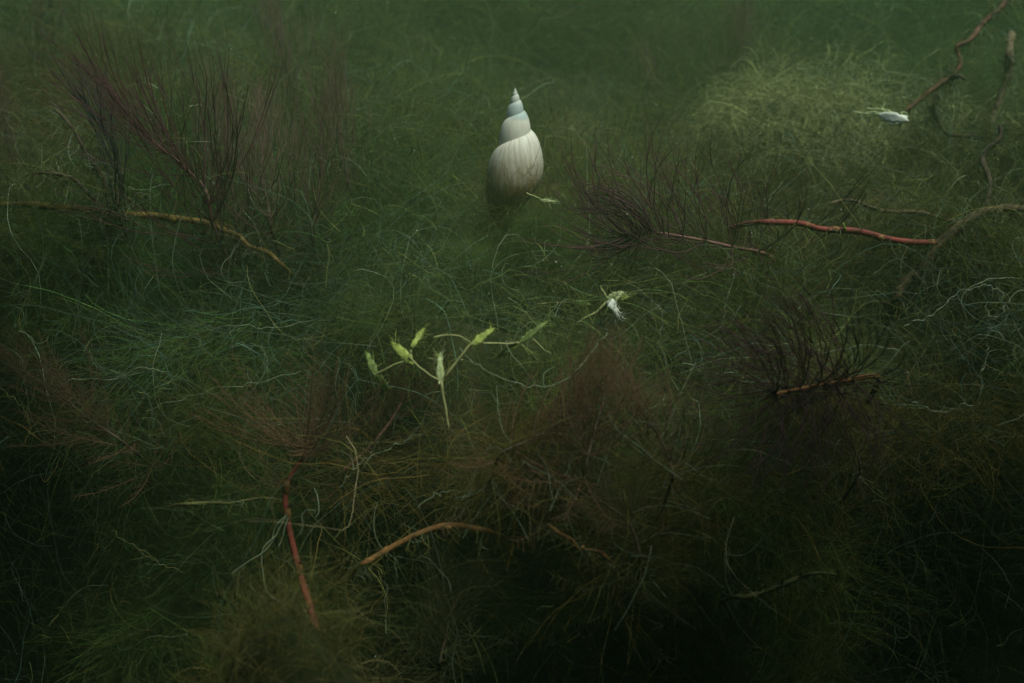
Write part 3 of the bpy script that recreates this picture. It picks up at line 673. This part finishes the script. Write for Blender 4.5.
stem_thing("plant_stem", [(28, 204), (75, 209), (120, 213), (165, 219), (214, 224)], dy, "straight yellowish stem lying level at the left below the dark shoot", "stem", M["yellow_stem"], 0.0016, 0.0014, (0.35, 0.7), node_mat="yellow_stem")
stem_thing("plant_stem", [(216, 226), (240, 238), (262, 252), (285, 268)], dy - 0.005, "fainter yellow stem slanting down below the bushy brownish milfoil", "stem", M["yellow_stem"], 0.0012, 0.0009, ())
stem_thing("bare_twig", [(72, 128), (92, 160), (107, 190), (112, 214), (100, 240), (90, 262)], dy - 0.004, "thin dark bent twig crossing the left end of the yellow stem", "twig", M["dark_bark"], 0.0008, 0.0007, (), lump=0.3)
stem_thing("bare_twig", [(42, 172), (65, 176), (88, 190), (100, 212), (108, 222)], dy - 0.006, "crooked thin twig arching left of the dark shoot", "twig", M["dark_bark"], 0.0007, 0.0007, (), lump=0.3)
d3 = surf(420, 540) - 0.05
stem_thing("plant_stem", [(358, 567), (378, 555), (400, 543), (425, 532), (452, 527), (484, 530)], d3, "orange brown stem arching over the dark weed right of the tall red stem", "stem", M["orange_stem"], 0.0010, 0.0010, (0.35, 0.7))
d4 = surf(580, 545) - 0.05
t, _ = stem_thing("plant_stem", [(552, 527), (572, 542), (594, 553), (613, 563)], d4, "short thin orange stem with a spray of roots, low in the dark middle", "stem", M["orange_stem"], 0.0006, 0.0007, (0.5,))
for k in range(6):
    a = rg.uniform(-0.2, 2.4); L = rg.uniform(18, 38); u, v = 613 + math.cos(a) * L, 563 + math.sin(a) * L
    child("root", tube_mesh("root", [P(613, 563, d4), P(613 + math.cos(a) * L * .5 + rg.normal(0, 2), 563 + math.sin(a) * L * .5, d4), P(u, v, d4 + .004)], 0.0002, 0.00012, 10, 4, 0.0003, mat=M["olive_strand"], seed=k), t)
stem_thing("plant_stem", [(180, 504), (215, 503), (250, 501), (278, 500)], surf(230, 502) - 0.03, "straight dim olive stem left of the tall red stem", "stem", M["olive_strand"], 0.0007, 0.0006, ())
d5 = surf(775, 590) - 0.05
t, _ = stem_thing("plant_stem", [(732, 597), (752, 595), (775, 588), (797, 580), (818, 573)], d5, "pale olive stem with small buds low in the dark right", "stem", M["olive_strand"], 0.0008, 0.0007, (), lump=0.3)
for (u, v) in ((760, 592), (782, 584), (800, 578)):
    child("bud", tube_mesh("bud", [P(u, v, d5), P(u + 1, v - 5, d5 - .001), P(u + 4, v - 8, d5 - .001)], 0.0006, 0.0003, 6, 5, mat=M["olive_strand"]), t)
child("root", tube_mesh("root", [P(732, 597, d5), P(726, 580, d5), P(725, 556, d5), P(740, 556, d5), P(757, 545, d5), P(766, 530, d5)], 0.00028, 0.0002, 24, 4, 0.0005, mat=M["pale_strand"]), t)

# ---------------------------------------------------------------- pale fronds
def blade(name, p0, p1, width, mat, curl=0.1, facing=None, seed=0):
    """a pointed leaf blade with a raised midrib and real thickness"""
    rg = np.random.default_rng(seed); p0, p1 = np.asarray(p0), np.asarray(p1); ax = p1 - p0; L = np.linalg.norm(ax); ax = ax / L
    f = np.asarray(facing if facing is not None else (CAM - p0)); f = f - ax * (f @ ax); f /= np.linalg.norm(f); s = np.cross(ax, f)
    nl = 12; V = []
    for i in range(nl):
        t = i / (nl - 1); w = width * 0.5 * (math.sin(math.pi * min(1, 0.06 + t * 0.94) ** 0.8) ** 0.85 * 0.95 + 0.05) * (1 + rg.normal(0, 0.16))
        c = p0 + ax * L * t + f * curl * L * math.sin(t * 3.0) + s * rg.normal(0, 0.02) * width
        th = width * 0.06
        V += [c - s * w + f * w * 0.25, c - s * w * .45 + f * th, c + f * th * 1.8, c + s * w * .45 + f * th, c + s * w + f * w * 0.25, c + s * w * .4 - f * th, c - f * th * 0.6, c - s * w * .4 - f * th]
    idx = np.arange(nl * 8).reshape(nl, 8); nx2 = np.roll(idx, -1, 1)
    q = np.stack([idx[:-1], nx2[:-1], nx2[1:], idx[1:]], -1).reshape(-1, 4)
    tri = [[0, j + 1, j] for j in range(1, 7)] + [[(nl - 1) * 8, (nl - 1) * 8 + j, (nl - 1) * 8 + j + 1] for j in range(1, 7)]
    return mesh_np(name, np.array(V), q, tri, mats=[mat])
def frond(label, d, leaves, stalks, group="pale fronds lying on the algae"):
    at0 = stalks[0][0] if stalks else leaves[0][0]
    t = thing("pale_frond", Vector(P(*at0, d)), label, "frond", group)
    px = d / FPX
    for i, (a, b, w, mt, dz) in enumerate(leaves):
        p0, p1 = P(*a, d), P(*b, d + dz)
        lf = child("leaf", blade("leaf", p0, p1, w * px * 0.80, M[mt], 0.12, seed=i), t)
        rg = np.random.default_rng(i + len(label)); nh = 20; f = rg.uniform(0, 0.85, (nh, 1)); ax = p1 - p0; L = np.linalg.norm(ax)
        st = p0 + ax * f + rg.normal(0, 1, (nh, 3)) * w * px * 0.13
        hp = walk(st, ax / L + rg.normal(0, 0.28, (nh, 3)), rg.uniform(0.25, 0.6, nh) * L, 7, 0.16, rg=rg)
        hair = child("hair", mesh_np("hair", *tubes(hp, np.full((nh, 7), 0.00010) * np.linspace(1.2, 0.5, 7), 3), mats=[M[mt]]), lf); hair["kind"] = "stuff"
    for i, s in enumerate(stalks):
        child("stalk", tube_mesh("stalk", [P(*c, d) for c in s[:-1]], s[-1] * px, s[-1] * px * 0.7, 16, 5, 0.0002, 0.1, M["stalk"], seed=i), t)
    return t
df = surf(440, 372) - 0.045
frond("pale frond with three upright leaves, left of centre in front of the shell", df,
      [((440, 384), (440, 352), 11, "frond_white", 0.004), ((443, 382), (438, 354), 6, "frond", 0.01), ((414, 364), (391, 342), 12, "frond", 0.006), ((412, 347), (424, 328), 9, "frond", 0.006)],
      [[(440, 381), (425, 372), (412, 360), 1.5], [(411, 350), (410, 357), (415, 364), 1.3], [(441, 380), (443, 398), (446, 415), (449, 428), 1.6]])
frond("yellowish frond with a slanting stalk, second from left among the fronds", df,
      [((472, 345), (494, 328), 11, "frond", 0.006)], [[(446, 376), (458, 360), (468, 348), (474, 342), 1.8], [(433, 338), (445, 335), (458, 336), (470, 342), 1.3]])
frond("forked dim yellow frond in the middle below the shell", df + 0.012,
      [((520, 342), (548, 321), 9, "frond_dim", 0.006), ((519, 344), (494, 359), 9, "frond_dim", 0.006), ((521, 345), (536, 360), 6, "frond_dim", 0.006)],
      [[(520, 343), (500, 344), (480, 343), 1.5], [(532, 338), (545, 350), (552, 354), 0.8]])
frond("dim drowned frond farthest left of the frond row", df + 0.012,
      [((376, 375), (366, 352), 11, "frond_dim", 0.006), ((378, 374), (388, 392), 9, "frond_dim", 0.008)], [[(376, 374), (390, 367), (404, 361), 1.2]])
frond("flat narrow green frond lying level above the frond row", surf(475, 315) - 0.055,
      [((476, 314), (447, 315), 7, "frond_dim", 0.002), ((474, 314), (500, 309), 7, "frond_dim", 0.002)], [[(462, 314), (462, 320), (461, 326), 0.9]])
frond("brightest star shaped whitish frond right of centre below the purple sprig", surf(610, 300) - 0.065,
      [((609, 300), (620, 318), 13, "white", -0.004), ((608, 300), (624, 292), 12, "frond_white", 0.002), ((610, 299), (629, 297), 8, "frond", 0.01), ((608, 301), (594, 314), 8, "frond_dim", 0.01)],
      [[(609, 300), (603, 292), (600, 285), 1.7], [(608, 301), (596, 312), (585, 318), (576, 324), 1.7]])
frond("small dim frond on a thin stalk left of the whitish star frond", surf(580, 305) - 0.05,
      [((572, 302), (593, 305), 7, "frond_dim", 0.004)], [[(572, 302), (555, 303), (537, 304), 0.9]])
frond("tiny yellow leaf lying by the base of the shell", 0.425,
      [((540, 200), (556, 202), 4.5, "frond_white", 0.003)], [[(526, 193), (533, 196), (541, 199), 1.2]])
# white flake
dw = 0.50; pxw = dw / FPX
t = thing("white_flake", Vector(P(893, 118, dw)), "bright white ragged flake with thin fibres at the lower end of the knobbly twig", "flake")
for i, (p0, p1, w, mt, dz) in enumerate((((879, 115), (909, 121), 11, "white", -0.004), ((885, 110), (902, 124), 8, "frond_white", 0.002), ((889, 124), (908, 117), 9, "white", 0.001), ((882, 120), (896, 122), 7, "frond_white", -0.002))):
    child("fragment", blade("fragment", P(*p0, dw), P(*p1, dw + dz), w * pxw, M[mt], 0.18, seed=40 + i), t)
for i, c0 in enumerate(([(885, 116), (875, 112), (863, 114)], [(887, 120), (880, 126), (877, 133)], [(885, 113), (882, 107), (885, 103)], [(900, 116), (905, 113), (908, 116)], [(888, 112), (876, 109), (866, 108)], [(880, 115), (868, 113), (852, 111)], [(898, 122), (902, 127), (901, 132)])):
    child("fibre", tube_mesh("fibre", [P(u, v, dw) for u, v in c0], 0.0007, 0.0002, 10, 5, 0.0004, 0.2, M["frond_white"], seed=i), t)

# ---------------------------------------------------------------- loose strands one can pick out
def strand(ctrl, label, mat="pale_strand", r=0.00019, off=0.045, wob=0.0003, group="loose algae strands", seed=0, branches=2):
    d = [max(0.22, surf(u, v) - off) for u, v in ctrl]; dm = float(np.median(d)); d = [0.3 * k + 0.7 * dm for k in d]
    rg = np.random.default_rng(seed + 300); n = 14 * len(ctrl)
    p = spline([P(u, v, k) for (u, v), k in zip(ctrl, d)], n)
    p = p + smooth_noise(rg, n, 4, wob * 1.3)
    parts = [tubes(p[None], (r * rg.uniform(0.6, 1.35, n))[None], 4)]
    for _ in range(branches):
        k = rg.integers(3, n - 3); e = rg.normal(0, 1, 3); e /= np.linalg.norm(e)
        b = walk(p[k][None], e[None], np.array([rg.uniform(0.006, 0.022)]), 10, 0.2, rg=rg)
        parts.append(tubes(b, np.linspace(r * 0.7, r * 0.3, 10)[None], 4))
    o = link("algae_strand", join("algae_strand", parts, [M[mat]]))
    return tag(o, label, "algae strand", group)
named = [
    ([(968, 290), (985, 285), (1000, 292), (1003, 310), (990, 316), (985, 300)], "pale strand coiled in a small loop near the right edge", "pale_strand"),
    ([(1024, 276), (990, 280), (960, 292), (945, 305), (925, 318), (905, 324)], "long pale strand sweeping left from the right edge below the twig", "pale_strand"),
    ([(950, 308), (955, 335), (975, 355), (1000, 372), (1024, 376)], "pale strand bending down to the right edge from the sweeping strand", "olive_strand"),
    ([(912, 402), (930, 410), (950, 411), (963, 404), (974, 406)], "short whitish wavy strand right of the dark purple tuft", "pale_strand"),
    ([(978, 402), (982, 380), (986, 350), (988, 330), (1005, 338)], "upright pale strand near the right edge beside the whitish wavy strand", "pale_strand"),
    ([(676, 290), (700, 275), (730, 268), (760, 282), (790, 296), (815, 310), (860, 318)], "long pale strand draped under the purple sprig towards the twig", "pale_strand"),
    ([(676, 357), (695, 343), (722, 326), (726, 300), (735, 272)], "whitish crooked strand hanging below the purple sprig", "pale_strand"),
    ([(460, 348), (480, 368), (505, 380), (535, 386), (565, 380), (590, 355), (608, 332)], "long thin strand sagging between the middle fronds and the star frond", "pale_strand"),
    ([(650, 300), (662, 312), (660, 340), (668, 370), (682, 395)], "thin wavy strand hanging down right of the star frond", "pale_strand"),
    ([(340, 490), (352, 472), (364, 460), (392, 448), (420, 432)], "thin pale strand rising right from the leaning pink stem", "pale_strand"),
    ([(418, 508), (435, 494), (452, 492), (470, 492), (492, 489)], "pale green strand lying level above the arching orange stem", "pale_strand"),
    ([(60, 384), (80, 378), (110, 380), (140, 368), (165, 372)], "pale strand lying level in the dark weed at the left", "pale_strand"),
    ([(145, 412), (185, 398), (220, 388), (260, 382), (300, 372)], "long pale strand slanting up across the dark weed left of the red stem crown", "pale_strand"),
    ([(200, 330), (235, 326), (270, 328), (310, 322), (345, 318)], "pale level strand in the middle left of the bank", "pale_strand"),
    ([(0, 388), (15, 400), (25, 412), (30, 430), (22, 445)], "yellowish kinked strand hanging at the left edge", "olive_strand"),
    ([(110, 530), (135, 545), (160, 562), (185, 572)], "thin dim strand in the dark lower left", "olive_strand"),
    ([(205, 135), (230, 145), (240, 160), (228, 178), (215, 185)], "pale hooked strand in front of the large purple sprig", "pale_strand"),
    ([(880, 500), (890, 530), (898, 560), (905, 590), (910, 605)], "long thin strand hanging in the dark lower right", "olive_strand"),
    ([(745, 345), (790, 345), (830, 352), (865, 345), (900, 350)], "level grey strand above the dark purple tuft", "pale_strand"),
    ([(880, 130), (895, 150), (885, 168), (900, 180), (915, 172)], "crinkled yellowish strand below the white flake", "olive_strand"),
]
for i, (c0, lab, mt) in enumerate(named): strand(c0, lab, mt, seed=i)
n = 90; st = np.stack([S(rng.uniform(10, 1014), rng.uniform(250, 650), rng.uniform(0.03, 0.06)) for _ in range(n)])
pts = walk(st, np.stack([rng.normal(0, 1, n), rng.normal(0, .5, n), rng.normal(0, 0.6, n)], 1), rng.uniform(0.015, 0.06, n), 20, 0.33)
filaments("algae_threads", pts, rng.uniform(0.0001, 0.0002, n), np.where(rng.random((n, 1)) < 0.5, PALE, OLIVE * 1.3) * rng.uniform(0.5, 1.2, (n, 1)), M["algae"],
          "short thin crinkled threads caught all over the weed", "algae")

# ---------------------------------------------------------------- drifting specks
n = 900; yy = rng.uniform(0.25, 0.9, n); xx = rng.uniform(-0.6, 0.6, n) * yy; zz = H(xx, yy) + rng.uniform(0.005, 0.08, n)
octa = np.array([[1, 0, 0], [0, 1, 0], [-1, 0, 0], [0, -1, 0], [0, 0, 1], [0, 0, -1.0]]); ft = np.array([[0, 1, 4], [1, 2, 4], [2, 3, 4], [3, 0, 4], [1, 0, 5], [2, 1, 5], [3, 2, 5], [0, 3, 5]])
sz = rng.uniform(0.00014, 0.00046, n)[:, None, None]
V = (np.stack([xx, yy, zz], 1)[:, None] + octa[None] * sz).reshape(-1, 3); F = (ft[None] + 6 * np.arange(n)[:, None, None]).reshape(-1, 3)
tag(link("drifting_specks", mesh_np("drifting_specks", V, np.zeros((0, 4)), F, mats=[M["speck"]])), "tiny pale specks drifting in the water", "specks", kind="stuff")

# ---------------------------------------------------------------- the murky water itself
hz, n_, l_, p_ = mat_nodes("murky_water"); n_.remove(p_)
pv = n_.new("ShaderNodeVolumePrincipled"); pv.inputs["Color"].default_value = (0.225, 0.345, 0.17, 1); pv.inputs["Absorption Color"].default_value = (0.0, 0.25, 0.10, 1)
pv.inputs["Density"].default_value = 0.62; pv.inputs["Anisotropy"].default_value = 0.3
l_.new(pv.outputs[0], n_["Material Output"].inputs["Volume"])
x0, x1, y0, y1, z0, z1 = -9.5, 9.5, -8.0, 9.5, -1.6, 0.42
V = [(x, y, z) for z in (z0, z1) for y in (y0, y1) for x in (x0, x1)]
Q = [(0, 2, 3, 1), (4, 5, 7, 6), (0, 1, 5, 4), (2, 6, 7, 3), (0, 4, 6, 2), (1, 3, 7, 5)]
tag(link("haze", mesh_np("haze", V, Q, mats=[hz], smooth=False)), "green murky water", "water", kind="stuff")
